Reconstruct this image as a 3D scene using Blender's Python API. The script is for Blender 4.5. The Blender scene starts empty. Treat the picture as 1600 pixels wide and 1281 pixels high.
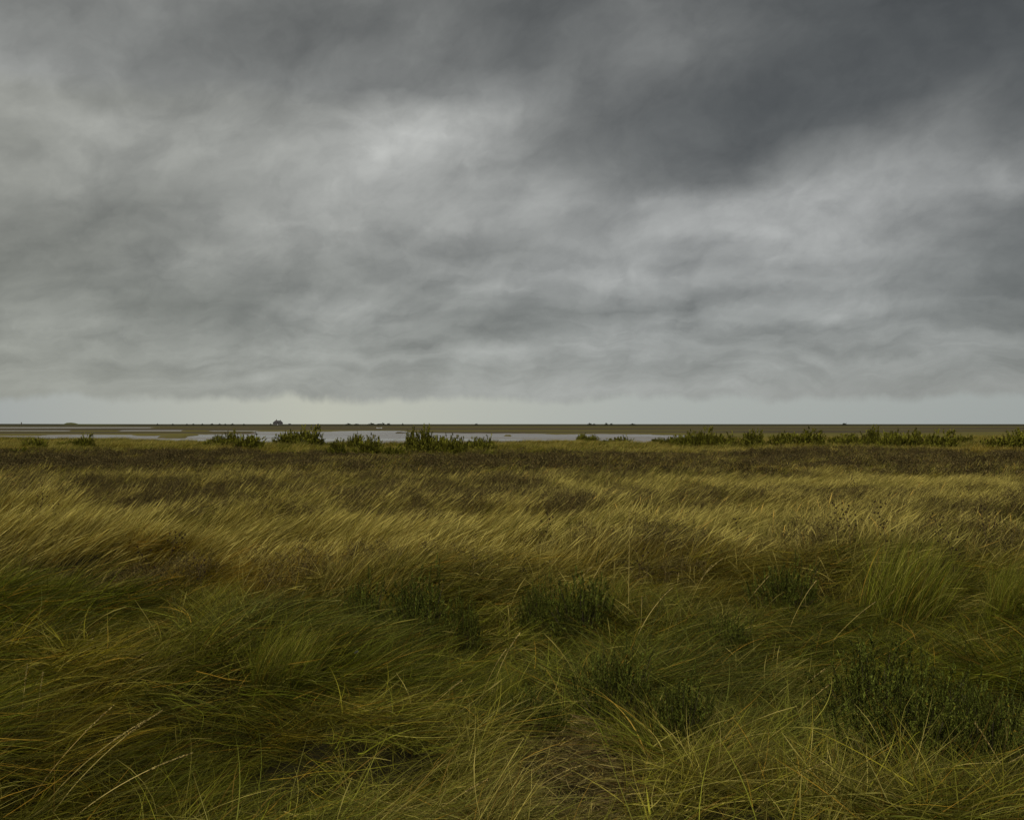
import bpy, math, random
import numpy as np
from mathutils import Vector, Matrix

R = math.radians
scene = bpy.context.scene
COL = scene.collection

# ------------------------------------------------------------------ camera
FPX, HOR, EYE = 1537.0, 662.6, 2.1           # focal length in photo pixels, horizon row, eye height
PITCH = math.atan((HOR - 640.5) / FPX)
cd = bpy.data.cameras.new('camera'); cam = bpy.data.objects.new('camera', cd); COL.objects.link(cam)
cam.location = (0, 0, EYE); cam.rotation_euler = (math.pi / 2 + PITCH, 0, 0)
cd.sensor_width = 36; cd.lens = 36 * FPX / 1600; cd.clip_start = 0.1; cd.clip_end = 60000
scene.camera = cam
scene.view_settings.view_transform = 'Standard'; scene.view_settings.look = 'None'
scene.view_settings.exposure = 0.0; scene.view_settings.gamma = 1
scene.cycles.max_bounces = 6; scene.cycles.transparent_max_bounces = 4
scene.cycles.diffuse_bounces = 2; scene.cycles.transmission_bounces = 2; scene.cycles.glossy_bounces = 2

def lin(v):
    v = v / 255.0
    return v / 12.92 if v <= .04045 else ((v + .055) / 1.055) ** 2.4

class NT:
    """small helper to write node trees as expressions"""
    def __init__(s, nt): s.nt = nt; s.n = nt.nodes; s.l = nt.links
    def new(s, t, **k):
        n = s.n.new(t)
        for a, b in k.items(): setattr(n, a, b)
        return n
    def put(s, sock, v):
        if hasattr(v, 'links'): s.l.new(v, sock)
        else: sock.default_value = v
    def m(s, op, a, b=None, c=None, clamp=False):
        n = s.new('ShaderNodeMath', operation=op, use_clamp=clamp)
        s.put(n.inputs[0], a)
        if b is not None: s.put(n.inputs[1], b)
        if c is not None: s.put(n.inputs[2], c)
        return n.outputs[0]
    def v(s, op, a, b=None, scale=None):
        n = s.new('ShaderNodeVectorMath', operation=op)
        s.put(n.inputs[0], a)
        if b is not None: s.put(n.inputs[1], b)
        if scale is not None: s.put(n.inputs['Scale'], scale)
        return n.outputs['Value'] if op in ('DOT_PRODUCT', 'LENGTH') else n.outputs[0]
    def noise(s, vec, scale, detail=4, rough=.5, dist=0.0, color=False):
        n = s.new('ShaderNodeTexNoise')
        s.put(n.inputs['Vector'], vec); n.inputs['Scale'].default_value = scale
        n.inputs['Detail'].default_value = detail; n.inputs['Roughness'].default_value = rough
        n.inputs['Distortion'].default_value = dist
        return n.outputs['Color' if color else 'Fac']
    def mix(s, f, a, b, blend='MIX'):
        n = s.new('ShaderNodeMix', data_type='RGBA', blend_type=blend)
        s.put(n.inputs[0], f); s.put(n.inputs[6], a); s.put(n.inputs[7], b)
        return n.outputs[2]
    def rng(s, v, a, b, c=0.0, d=1.0, smooth=True):
        n = s.new('ShaderNodeMapRange', interpolation_type='SMOOTHSTEP' if smooth else 'LINEAR')
        s.put(n.inputs[0], v)
        for i, q in zip((1, 2, 3, 4), (a, b, c, d)): n.inputs[i].default_value = q
        return n.outputs[0]
    def xyz(s, v):
        n = s.new('ShaderNodeSeparateXYZ'); s.put(n.inputs[0], v); return n.outputs
    def comb(s, x, y, z):
        n = s.new('ShaderNodeCombineXYZ')
        for i, q in enumerate((x, y, z)): s.put(n.inputs[i], q)
        return n.outputs[0]

# ------------------------------------------------------------------ sky (overcast, banks of stratocumulus over a pale strip at the horizon)
SUN_EL, SUN_AZ = R(48), R(215)
world = bpy.data.worlds.new('World'); scene.world = world; world.use_nodes = True
world.cycles.sampling_method = 'MANUAL'; world.cycles.sample_map_resolution = 256
W = NT(world.node_tree); W.n.clear()
D = W.v('NORMALIZE', W.new('ShaderNodeTexCoord').outputs['Generated'])
dx, dy, dz = W.xyz(D)
# cloud-deck coordinates: where the view ray meets a high layer
zz = W.m('ADD', W.m('MAXIMUM', dz, 0.0), 0.10)
deck = W.comb(W.m('DIVIDE', dx, zz), W.m('DIVIDE', dy, zz), 0.0)
# the deck is combed by the wind: features run up towards the right
def combed(v):
    a_ = W.v('DOT_PRODUCT', v, (math.cos(R(24)), 0, math.sin(R(24)))); b_ = W.v('DOT_PRODUCT', v, (-math.sin(R(24)), 0, math.cos(R(24))))
    return W.comb(W.m('MULTIPLY', a_, .88), W.xyz(v)[1], W.m('MULTIPLY', b_, 1.3))
Q = combed(D)
# warp of the bearing / elevation so that the big banks get ragged cloud edges
wa = W.noise(deck, 1.1, 3, .5, color=True)
wb = W.noise(Q, 9.0, 6, .56, color=True)
wa = W.v('SUBTRACT', wa, (.5, .5, .5)); wb = W.v('SUBTRACT', wb, (.5, .5, .5))
el0 = W.m('ARCSINE', dz)
amp = W.rng(el0, 0.02, 0.16, .10, 1.0)
warp = W.v('ADD', W.v('SCALE', wa, scale=.035), W.v('SCALE', wb, scale=.065))
warp = W.v('SCALE', warp, scale=amp)
wx, wy, _ = W.xyz(warp)
az = W.m('ADD', W.m('ARCTAN2', dx, dy), wx)
el = W.m('ADD', el0, W.m('MULTIPLY', wy, .8))
SKY_X = [0, 100, 200, 300, 400, 500, 600, 700, 800, 900, 1000, 1100, 1200, 1300, 1400, 1500, 1600]
SKY = {
 0:   [128,127,130,124,114,112,118,114,100,104,124,104, 95, 90, 87, 85, 84],
 50:  [130,129,131,124,114,112,118,124,102,106,128,110, 98, 90, 88, 87, 85],
 100: [137,133,131,121,114,118,128,124,106,114,124,106, 94, 90, 88, 86, 88],
 150: [152,140,130,126,126,126,134,118,142,118,110, 97, 92, 90, 92, 96, 94],
 185: [152,146,130,144,140,142,158,164,158,116,103, 96, 93, 91, 95,110, 98],
 215: [146,156,160,148,146,150,186,180,146,120,106,100, 96, 95,112,124,102],
 250: [138,148,156,148,148,162,190,152,146,124,110,104,108,124,134,126,104],
 285: [144,154,148,140,150,168,176,150,154,134,118,112,132,142,148,138,124],
 320: [140,150,136,130,150,166,162,152,158,146,142,152,162,172,154,150,146],
 360: [136,132,126,132,162,158,152,150,148,140,144,164,170,162,152,138,114],
 400: [130,126,126,138,152,146,148,144,124,150,150,156,164,158,148,126,110],
 430: [128,128,134,152,140,132,146,152,150,166,160,152,152,148,138,124,110],
 460: [130,132,132,134,130,144,142,132,158,152,150,138,142,152,138,126,114],
 490: [136,142,126,122,132,160,152,134,132,128,130,144,140,158,142,126,122],
 520: [148,148,142,134,142,146,150,136,128,148,152,148,134,146,142,134,122],
 550: [144,150,144,150,146,152,140,150,160,158,156,138,142,150,140,152,126],
 580: [150,148,144,152,154,148,154,144,152,154,150,146,152,144,146,142,138],
 605: [152,155,148,152,154,156,158,156,160,160,156,152,154,152,148,148,146],
}
def sky_col(g, x, y):
    warm = max(0, 1 - x / 1000.0) * (1 if y > 150 else .35)
    dark = max(0, min(1, (115 - g) / 25.0)) * min(1, x / 900.0)
    low = max(0, (y - 380) / 220.0)
    g = 132 + (g - 132) * 1.12 - 2; r = g + 0.5 * warm - .5 * dark - 1.5 * low; b = g - 5.0 * warm - 1.0 + 1.0 * dark
    gg = g + 1.3
    return (lin(r), lin(gg), lin(b), 1)
rows = sorted(SKY)
def row_el(y): return math.atan((HOR - y) / FPX)
total = None
azn = W.rng(az, -math.atan(900 / FPX), math.atan(900 / FPX), 0, 1, smooth=False)
def azf(px): return (math.atan((px - 800) / FPX) + math.atan(900 / FPX)) / (2 * math.atan(900 / FPX))
for k, y in enumerate(rows):
    ramp = W.new('ShaderNodeValToRGB'); cr = ramp.color_ramp; cr.interpolation = 'B_SPLINE'
    for i, px in enumerate(SKY_X):
        e = cr.elements[i] if i < 2 else cr.elements.new(azf(px))
        e.position = azf(px)
    els = sorted(cr.elements, key=lambda e: e.position)
    for i, e in enumerate(els): e.color = sky_col(SKY[y][i], SKY_X[i], y)
    W.put(ramp.inputs[0], azn)
    e0 = row_el(y)
    if k > 0: up = W.rng(el, e0, row_el(rows[k - 1]), 1, 0, smooth=False)
    else: up = None
    if k < len(rows) - 1: dn = W.rng(el, row_el(rows[k + 1]), e0, 0, 1, smooth=False)
    else: dn = None
    w = dn if up is None else (up if dn is None else W.m('MULTIPLY', up, dn))
    t = W.v('SCALE', ramp.outputs[0], scale=w)
    total = t if total is None else W.v('ADD', total, t)
# relief: billows and wisps, flatter and finer towards the horizon
f1 = W.noise(deck, 1.8, 5, .5, .3); fq = W.noise(Q, 6.0, 6, .55, .3)
f2 = W.noise(W.v('ADD', Q, W.v('SCALE', wb, scale=.10)), 13.0, 6, .55, .25)
lit = W.noise(W.v('ADD', Q, W.v('ADD', W.v('SCALE', wb, scale=.10), (-.02, 0, .038))), 13.0, 6, .55, .25)
rel = W.m('ADD', W.m('MULTIPLY', W.m('SUBTRACT', fq, .5), .30), W.m('MULTIPLY', W.m('SUBTRACT', f2, lit), .80))
lowfade = W.rng(el0, .03, .12, .55, 1.0)
# layered billows: the deck seen from below, lit edges against shaded bases, packed closer towards the horizon
def deckn(up):
    z_ = W.m('ADD', W.m('MAXIMUM', W.m('ADD', dz, W.m('MULTIPLY', W.xyz(wb)[1], .07)), 0.0), .11 + up)
    x_ = W.m('ADD', dx, W.m('MULTIPLY', W.xyz(wb)[0], .12))
    return W.noise(W.comb(W.m('DIVIDE', x_, z_), W.m('DIVIDE', dy, z_), 3.0), 1.9, 5, .52)
band = W.m('SUBTRACT', deckn(0.0), deckn(.012))
rel = W.m('ADD', W.m('MULTIPLY', rel, lowfade), W.m('MULTIPLY', band, W.m('MULTIPLY', W.rng(el0, .02, .07, .25, 1.0), W.rng(el0, .14, .30, .75, .30))))
clouds = W.v('SCALE', total, scale=W.m('ADD', 1.0, rel))
# the pale gap of sky under the cloud base
edge = W.m('ADD', el0, W.m('MULTIPLY', W.m('SUBTRACT', W.noise(W.v('MULTIPLY', D, (1, 1, .6)), 17.0, 5, .6), .5), .034))
gap = W.rng(edge, math.atan(30 / FPX), math.atan(47 / FPX), 1, 0)
pale = W.new('ShaderNodeValToRGB'); cr = pale.color_ramp
for i, (px, c) in enumerate(((0, (160, 165, 163)), (500, (183, 186, 175)), (1000, (166, 172, 168)), (1600, (158, 164, 162)))):
    e = cr.elements[i] if i < 2 else cr.elements.new(azf(px)); e.position = azf(px)
for e, c in zip(sorted(cr.elements, key=lambda e: e.position), ((163, 168, 166), (188, 190, 177), (170, 175, 171), (158, 164, 162))):
    e.color = tuple(lin(q) for q in c) + (1,)
W.put(pale.inputs[0], azn)
front = W.mix(gap, clouds, pale.outputs[0])
# overhead and behind the camera: the same deck, thinner and brighter
gen = W.v('SCALE', W.comb(.50, .51, .50), scale=W.m('ADD', .75, W.m('MULTIPLY', f1, .5)))
away = W.m('MAXIMUM', W.rng(W.m('ABSOLUTE', W.m('ARCTAN2', dx, dy)), .62, 1.5), W.rng(el0, .46, .95))
allsky = W.mix(away, front, gen)
nish = W.new('ShaderNodeTexSky', sky_type='NISHITA', sun_disc=False)
nish.sun_elevation = SUN_EL; nish.sun_rotation = SUN_AZ
sky10 = W.v('SCALE', nish.outputs[0], scale=.08)
allsky = W.mix(.94, sky10, allsky)
bg = W.new('ShaderNodeBackground'); W.put(bg.inputs[0], allsky); bg.inputs[1].default_value = 1.0
W.l.new(bg.outputs[0], W.new('ShaderNodeOutputWorld').inputs[0])

sl = bpy.data.lights.new('sun', 'SUN'); sl.energy = 1.5; sl.angle = R(12); sl.color = (1.0, .92, .78)
sun = bpy.data.objects.new('sun', sl); COL.objects.link(sun)
sd = Vector((math.sin(SUN_AZ) * math.cos(SUN_EL), math.cos(SUN_AZ) * math.cos(SUN_EL), math.sin(SUN_EL)))
sun.rotation_euler = sd.to_track_quat('Z', 'Y').to_euler(); sun.location = (0, 0, 50)

# ------------------------------------------------------------------ helpers
rng = np.random.default_rng(7)
def tag(o, label=None, cat=None, group=None, kind=None):
    if label: o['label'] = label
    if cat: o['category'] = cat
    if group: o['group'] = group
    if kind: o['kind'] = kind
    return o
def vnoise(x, y, s, seed=0):
    """smooth lattice noise, 0..1"""
    x = np.asarray(x, float) / s + 1000; y = np.asarray(y, float) / s + 1000
    xi = np.floor(x).astype(np.int64); yi = np.floor(y).astype(np.int64)
    fx = x - xi; fy = y - yi; fx = fx * fx * (3 - 2 * fx); fy = fy * fy * (3 - 2 * fy)
    def h(a, b):
        v = (a * 374761393 + b * 668265263 + seed * 1442695041) & 0xffffffff
        v = ((v ^ (v >> 13)) * 1274126177) & 0xffffffff
        v = (v ^ (v >> 16)) & 0xffffffff
        return v / 4294967295.0
    return (h(xi, yi) * (1 - fx) + h(xi + 1, yi) * fx) * (1 - fy) + (h(xi, yi + 1) * (1 - fx) + h(xi + 1, yi + 1) * fx) * fy
def fbm(x, y, s, seed=0, o=3):
    a, t, n = 1.0, 0.0, 0.0
    for k in range(o):
        t = t + a * vnoise(x, y, s / 2 ** k, seed + 17 * k); n += a; a *= .5
    return t / n
def sm(a, b, v):
    t = np.clip((np.asarray(v, float) - a) / (b - a), 0, 1); return t * t * (3 - 2 * t)
CP, SP = math.cos(PITCH), math.sin(PITCH)
def to_px(x, y, z):
    """world point to photo pixel"""
    z = z - EYE; f = y * CP + z * SP; u = -y * SP + z * CP
    f = np.maximum(f, .2)
    return 800 + FPX * x / f, 640.5 - FPX * u / f
def at(px, py, z=0.0):
    """the point of height z seen at a photo pixel"""
    X = (px - 800) / FPX; Y = (640.5 - py) / FPX
    dx_, dy_, dz_ = X, CP - Y * SP, SP + Y * CP
    t = (z - EYE) / dz_
    return t * dx_, t * dy_

WATER = -0.6
U_X = [-400, 0, 65, 73, 205, 212, 240, 300, 340, 395, 400, 440, 487, 520, 570, 625, 633, 645, 700, 800, 840, 865, 930, 1015, 1022, 1080, 1100]
U_Y = [681, 680.6, 680.6, 679, 679, 680.4, 680.4, 678.6, 678.2, 677.5, 674, 674, 674.8, 673.6, 672.8, 672.8, 674, 675.6, 676.6, 677, 677.4, 678.4, 677.6, 678, 679, 680, 683]
L_X = [-400, 0, 30, 70, 150, 200, 300, 340, 420, 600, 700, 770, 800, 840, 900, 960, 1000, 1040, 1080, 1200, 2000]
L_Y = [682, 682.6, 684.5, 685.7, 685.7, 686.5, 688.2, 689, 691, 691, 690.5, 690, 688.5, 687.3, 687.3, 689, 690, 688, 684, 683, 683]
POOLS = [(-200, 240, 667.4, 669), (-200, 112, 672.2, 673.8), (192, 288, 671.8, 674), (330, 402, 672.6, 674.2), (1272, 1284, 682, 686.5), (1302, 1318, 683.5, 687)]
ISLES = [(228, 27, 678.4, 2.4), (271, 27, 682.3, 2.2), (288, 18, 679.2, 1.8), (626, 8, 676, .9), (794, 6, 680.6, .7), (1098, 5, 681, .8)]
def edge_dist(px):
    """distance of the brow of the near field"""
    ly = np.interp(px, L_X, L_Y)
    return 1.70 * FPX / (ly - HOR)
def height(x, y):
    x = np.asarray(x, float); y = np.asarray(y, float)
    px, py = to_px(x, np.maximum(y, 1.0), -.5)
    w = (fbm(x, y, 30, 3) - .5)
    px = px + 14 * w; pyw = py + .5 * (fbm(x / 3, y, 18, 5) - .5)
    E = edge_dist(px)
    near = (fbm(x, y, 9.0, 11) - .5) * .30 + (fbm(x, y, 1.7, 12, 2) - .5) * .22
    gx, gy = at(1450, 1215, 0.0)
    dip = np.exp(-((x - gx) / 1.5) ** 2 - ((y - gy) / 1.7) ** 2)
    near = near + (fbm(x * .8, y, 1.6, 14, 2) - .5) * 1.1 * sm(34, 8, y)
    near = near * (1 - .85 * dip) - .05 * dip
    near = near + (fbm(x * .7, y, 7.0, 15, 2) - .5) * .45 * sm(48, 62, y)
    near = near * sm(1.0, 5, np.hypot(x, y))
    # marsh: low land, water cut into it
    U = np.interp(px, U_X, U_Y)
    wet = sm(U - .35, U + .25, pyw) * (px < 1100)
    for a, b, c, d in POOLS:
        wet = np.maximum(wet, sm(a - 6, a + 8, px) * sm(b + 6, b - 14, px) * sm(c - .25, c + .25, pyw) * sm(d + .25, d - .25, pyw))
    for cx, rx, cy, ry in ISLES:
        q = np.sqrt(((px - cx) / rx) ** 4 + ((pyw - cy) / ry) ** 2)
        wet = wet * sm(.8, 1.15, q)
    land = -.38 + .12 * (fbm(x, y, 45, 21) - .5)
    mud = sm(673.9, 674.6, pyw) * sm(678.6, 677.8, pyw) * sm(180, 230, px) * sm(470, 400, px)
    bed = -1.0 + .36 * mud + .12 * fbm(x, y, 25, 8) * mud
    land = land + sm(900, 1500, y) * 1.0 + sm(1550, 2300, y) * (1.3 + .35 * (fbm(x, y * 0, 160, 31) - .5) + .9 * sm(330, -100, px))
    hump = np.exp(-((px - 109) / 9.0) ** 4) * 2.4 + sm(90, 104, px) * sm(230, 130, px) * 1.5
    land = land + hump * np.exp(-((y - 1500) / 60.0) ** 2)
    far = land * (1 - wet) + bed * wet
    k = sm(E * 1.0, E * 1.12, y)
    return near * (1 - k) + far * k - k * (1 - k) * .0

def mesh_obj(name, verts, faces, mat, parent=None, smooth=False, link=True):
    me = bpy.data.meshes.new(name)
    verts = np.asarray(verts, np.float32); nv = len(verts)
    if isinstance(faces, np.ndarray):
        nf, k = faces.shape
        me.vertices.add(nv); me.vertices.foreach_set('co', verts.ravel())
        me.loops.add(nf * k); me.loops.foreach_set('vertex_index', faces.astype(np.int32).ravel())
        me.polygons.add(nf); me.polygons.foreach_set('loop_start', np.arange(0, nf * k, k, dtype=np.int32))
        if smooth: me.polygons.foreach_set('use_smooth', np.ones(nf, bool))
        me.update(calc_edges=True)
    else:
        me.from_pydata([tuple(map(float, v)) for v in verts], [], faces); me.update()
        if smooth: me.polygons.foreach_set('use_smooth', [True] * len(me.polygons))
    if mat: me.materials.append(mat)
    o = bpy.data.objects.new(name, me)
    if link: COL.objects.link(o)
    if parent: o.parent = parent
    return o
def vattr(o, name, data, typ='FLOAT_COLOR', dom='POINT'):
    a = o.data.attributes.new(name, typ, dom)
    a.data.foreach_set({'FLOAT_COLOR': 'color', 'FLOAT_VECTOR': 'vector'}.get(typ, 'value'), np.ascontiguousarray(data).ravel())

# ------------------------------------------------------------------ materials
def mat_new(name):
    m = bpy.data.materials.new(name); m.use_nodes = True; t = NT(m.node_tree); t.n.clear(); return m, t
STRAW = (.40, .325, .085, 1)
def leafy(name, use_inst=True, straw=STRAW, transl=.28, const=None, const_dry=.3, gain=1.0, rough=.62):
    """blades and leaves: tint and dryness vary from tuft to tuft, tone from blade to blade"""
    m, t = mat_new(name)
    b = t.new('ShaderNodeAttribute', attribute_name='bl'); tt, rr, vv = t.xyz(b.outputs['Color'])
    if use_inst:
        ti = t.new('ShaderNodeAttribute', attribute_name='tint', attribute_type='INSTANCER').outputs['Color']
        dry = t.new('ShaderNodeAttribute', attribute_name='dry', attribute_type='INSTANCER').outputs['Fac']
    else:
        ti = t.new('ShaderNodeRGB'); ti.outputs[0].default_value = tuple(const) + (1,); ti = ti.outputs[0]
        dry = const_dry
    f = t.m('ADD', t.m('MULTIPLY', t.m('SUBTRACT', dry, rr), 1.7), .32, clamp=True)
    f = t.m('ADD', f, t.m('MULTIPLY', t.m('MULTIPLY', tt, dry), .45), clamp=True)
    c = t.mix(f, ti, straw)
    hue = t.m('FRACT', t.m('MULTIPLY', rr, 37.7))
    c = t.mix(t.m('MULTIPLY', t.m('LESS_THAN', hue, .06), .6), c, tuple(q * w_ for q, w_ in zip(straw[:3], (.85, .52, .25))) + (1,))
    c = t.mix(t.m('MULTIPLY', t.m('GREATER_THAN', hue, .78), t.m('MULTIPLY', t.m('SUBTRACT', 1.0, dry), .25)), c, (.110, .125, .045, 1))
    c = t.v('SCALE', c, scale=t.m('MULTIPLY', t.m('ADD', .30, t.m('MULTIPLY', t.m('MULTIPLY', vv, vv), 1.95)), gain))
    p = t.new('ShaderNodeBsdfPrincipled'); t.put(p.inputs['Base Color'], c)
    p.inputs['Roughness'].default_value = rough; p.inputs['Specular IOR Level'].default_value = .07
    tr = t.new('ShaderNodeBsdfTranslucent'); t.put(tr.inputs[0], t.v('MULTIPLY', c, (1.05, 1.1, .6)))
    mx = t.new('ShaderNodeMixShader'); mx.inputs[0].default_value = transl
    t.l.new(p.outputs[0], mx.inputs[1]); t.l.new(tr.outputs[0], mx.inputs[2])
    t.l.new(mx.outputs[0], t.new('ShaderNodeOutputMaterial').inputs[0])
    return m
M_GRASS = leafy('grass_blades')
M_FORB = leafy('dry_stems', straw=(.20, .15, .060, 1), transl=.1)

def simple(name, col, rough=.8, nscale=3.0, var=.35, metallic=0, spec=.3):
    m, t = mat_new(name)
    tc = t.new('ShaderNodeTexCoord').outputs['Object']
    n = t.noise(tc, nscale, 5, .6)
    c = t.v('SCALE', tuple(col[:3]), scale=t.m('ADD', 1 - var, t.m('MULTIPLY', n, 2 * var)))
    p = t.new('ShaderNodeBsdfPrincipled'); t.put(p.inputs['Base Color'], c)
    p.inputs['Roughness'].default_value = rough; p.inputs['Metallic'].default_value = metallic
    p.inputs['Specular IOR Level'].default_value = spec
    t.l.new(p.outputs[0], t.new('ShaderNodeOutputMaterial').inputs[0])
    return m

# ------------------------------------------------------------------ ground, one sheet to the horizon
def fan(y0, y1, q, nu, uw):
    ys = [y0]
    while ys[-1] < y1: ys.append(ys[-1] + max(.12, (ys[-1] + 6) * q))
    ys = np.array(ys); us = np.linspace(-uw, uw, nu)
    Y, U = np.meshgrid(ys, us, indexing='ij'); X = U * (Y + 14)
    return X, Y
X, Y = fan(-10, 30000, .0125, 420, .85)
Z = height(X, Y)
nr, nc = X.shape
idx = np.arange(nr * nc).reshape(nr, nc)
F = np.stack([idx[:-1, :-1], idx[:-1, 1:], idx[1:, 1:], idx[1:, :-1]], -1).reshape(-1, 4)
m, t = mat_new('marsh_ground')
pos = t.new('ShaderNodeNewGeometry').outputs['Position']
gc = t.new('ShaderNodeAttribute', attribute_name='gcol').outputs['Color']
n1 = t.noise(t.v('MULTIPLY', pos, (.35, 1.0, 1.0)), .05, 6, .65); n2 = t.noise(pos, 9.0, 6, .65)
k = t.m('ADD', .35, t.m('ADD', t.m('MULTIPLY', n1, .7), t.m('MULTIPLY', n2, .6)))
p = t.new('ShaderNodeBsdfPrincipled'); t.put(p.inputs['Base Color'], t.v('SCALE', gc, scale=k))
p.inputs['Roughness'].default_value = .95; p.inputs['Specular IOR Level'].default_value = .1
bp = t.new('ShaderNodeBump'); bp.inputs['Distance'].default_value = .05; bp.inputs['Strength'].default_value = .6
t.put(bp.inputs['Height'], n2); t.l.new(bp.outputs[0], p.inputs['Normal'])
t.l.new(p.outputs[0], t.new('ShaderNodeOutputMaterial').inputs[0])
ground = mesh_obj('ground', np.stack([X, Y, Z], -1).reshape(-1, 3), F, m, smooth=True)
tag(ground, 'flat saltmarsh ground running out to a low bank at the horizon', 'ground', kind='structure')
PX, PY = to_px(X, np.maximum(Y, 1), -.4)
E = edge_dist(PX)
def c3(*c): return np.array(c, float)
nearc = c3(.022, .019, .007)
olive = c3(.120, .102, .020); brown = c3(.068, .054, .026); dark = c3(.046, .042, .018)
mudc = c3(.16, .135, .11)
n = fbm(X * .3, Y, 60, 41, 4)[..., None]
farc = olive * sm(.35, .6, n) + brown * (1 - sm(.35, .6, n))
dk = sm(900, 1150, Y)[..., None]
farc = farc * (1 - dk) + dark * dk * (.6 + .9 * fbm(X * .15, Y, 130, 45, 3)[..., None])
bk = (sm(400, 470, Y) * sm(640, 560, Y) * sm(.45, .6, fbm(X * .2, Y, 80, 46)))[..., None] * .6; farc = farc * (1 - bk) + brown * bk
green = c3(.10, .105, .03)
hk = (np.exp(-((Y - 1500) / 70) ** 2) * sm(95, 105, PX) * sm(220, 150, PX))[..., None]
farc = farc * (1 - hk) + green * hk
wetk = sm(-.50, -.58, Z)[..., None]
farc = farc * (1 - wetk) + mudc * wetk
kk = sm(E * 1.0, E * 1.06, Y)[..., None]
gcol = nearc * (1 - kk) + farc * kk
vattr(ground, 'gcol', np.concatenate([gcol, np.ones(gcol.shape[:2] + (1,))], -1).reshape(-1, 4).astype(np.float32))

# water: one tidal sheet, the marsh stands out of it
m, t = mat_new('tidal_water')
pos = t.new('ShaderNodeNewGeometry').outputs['Position']
st = t.noise(t.v('MULTIPLY', pos, (.010, .05, 0)), 1.0, 5, .6)
rp = t.noise(t.v('MULTIPLY', pos, (.5, 2.4, 0)), 1.0, 5, .65)
rp2 = t.noise(t.v('MULTIPLY', pos, (.03, .12, 0)), 1.0, 4, .6)
p = t.new('ShaderNodeBsdfPrincipled')
t.put(p.inputs['Base Color'], t.mix(t.rng(st, .42, .62), (.17, .16, .15, 1), (.22, .19, .155, 1)))
t.put(p.inputs['Roughness'], t.rng(st, .35, .65, .12, .45)); p.inputs['IOR'].default_value = 1.33
bp = t.new('ShaderNodeBump'); bp.inputs['Distance'].default_value = .12; bp.inputs['Strength'].default_value = .38
t.put(bp.inputs['Height'], t.m('ADD', rp, t.m('MULTIPLY', rp2, 3.0))); t.l.new(bp.outputs[0], p.inputs['Normal'])
t.l.new(p.outputs[0], t.new('ShaderNodeOutputMaterial').inputs[0])
water = mesh_obj('water', [(-900, 90, WATER), (900, 90, WATER), (1200, 1250, WATER), (-1200, 1250, WATER)], [(0, 1, 2, 3)], m)
tag(water, 'shallow grey tidal water lying behind the row of bushes', 'water', kind='structure')

# ------------------------------------------------------------------ blades
def ribbons(P, Wd, seed=0, rnd=None, val=None):
    """P (n, k, 3) centre lines, Wd (n, k) widths -> verts, quads, bl colours"""
    g = np.random.default_rng(seed); n, k, _ = P.shape
    T = np.gradient(P, axis=1); T /= np.linalg.norm(T, axis=2, keepdims=True) + 1e-9
    a = g.uniform(0, 2 * np.pi, n)
    A = np.stack([np.cos(a), np.sin(a), g.normal(0, .5, n)], -1)[:, None, :]
    S = np.cross(T, np.broadcast_to(A, T.shape)); S /= np.linalg.norm(S, axis=2, keepdims=True) + 1e-9
    V = np.stack([P - S * Wd[..., None] / 2, P + S * Wd[..., None] / 2], 2)     # n,k,2,3
    base = (np.arange(n) * k * 2)[:, None]; j = np.arange(k - 1)[None, :] * 2
    q = np.stack([base + j, base + j + 1, base + j + 3, base + j + 2], -1).reshape(-1, 4)
    tt = np.broadcast_to(np.linspace(0, 1, k)[None, :, None], (n, k, 2))
    r = g.uniform(0, 1, n) if rnd is None else rnd
    v = g.uniform(0, 1, n) if val is None else val
    C = np.stack([tt, np.broadcast_to(r[:, None, None], tt.shape), np.broadcast_to(v[:, None, None], tt.shape), np.ones(tt.shape)], -1)
    return V.reshape(-1, 3), q, C.reshape(-1, 4)
def centre(base, phi, a0, a1, L, k, wob=0.0, seed=0, power=1.0):
    """curves that start at angle a0 from the vertical and bend to a1, heading phi"""
    g = np.random.default_rng(seed + 99); n = len(L)
    s = np.linspace(0, 1, k)[None, :] ** power
    ang = a0[:, None] + (a1 - a0)[:, None] * s
    ph = phi[:, None] + g.normal(0, wob, (n, 1)) * s
    d = np.stack([np.sin(ang) * np.cos(ph), np.sin(ang) * np.sin(ph), np.cos(ang)], -1)
    st = (L / (k - 1))[:, None, None] * d
    P = np.concatenate([np.zeros((n, 1, 3)), np.cumsum(st[:, :-1], 1)], 1)
    return base[:, None, :] + P
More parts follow.
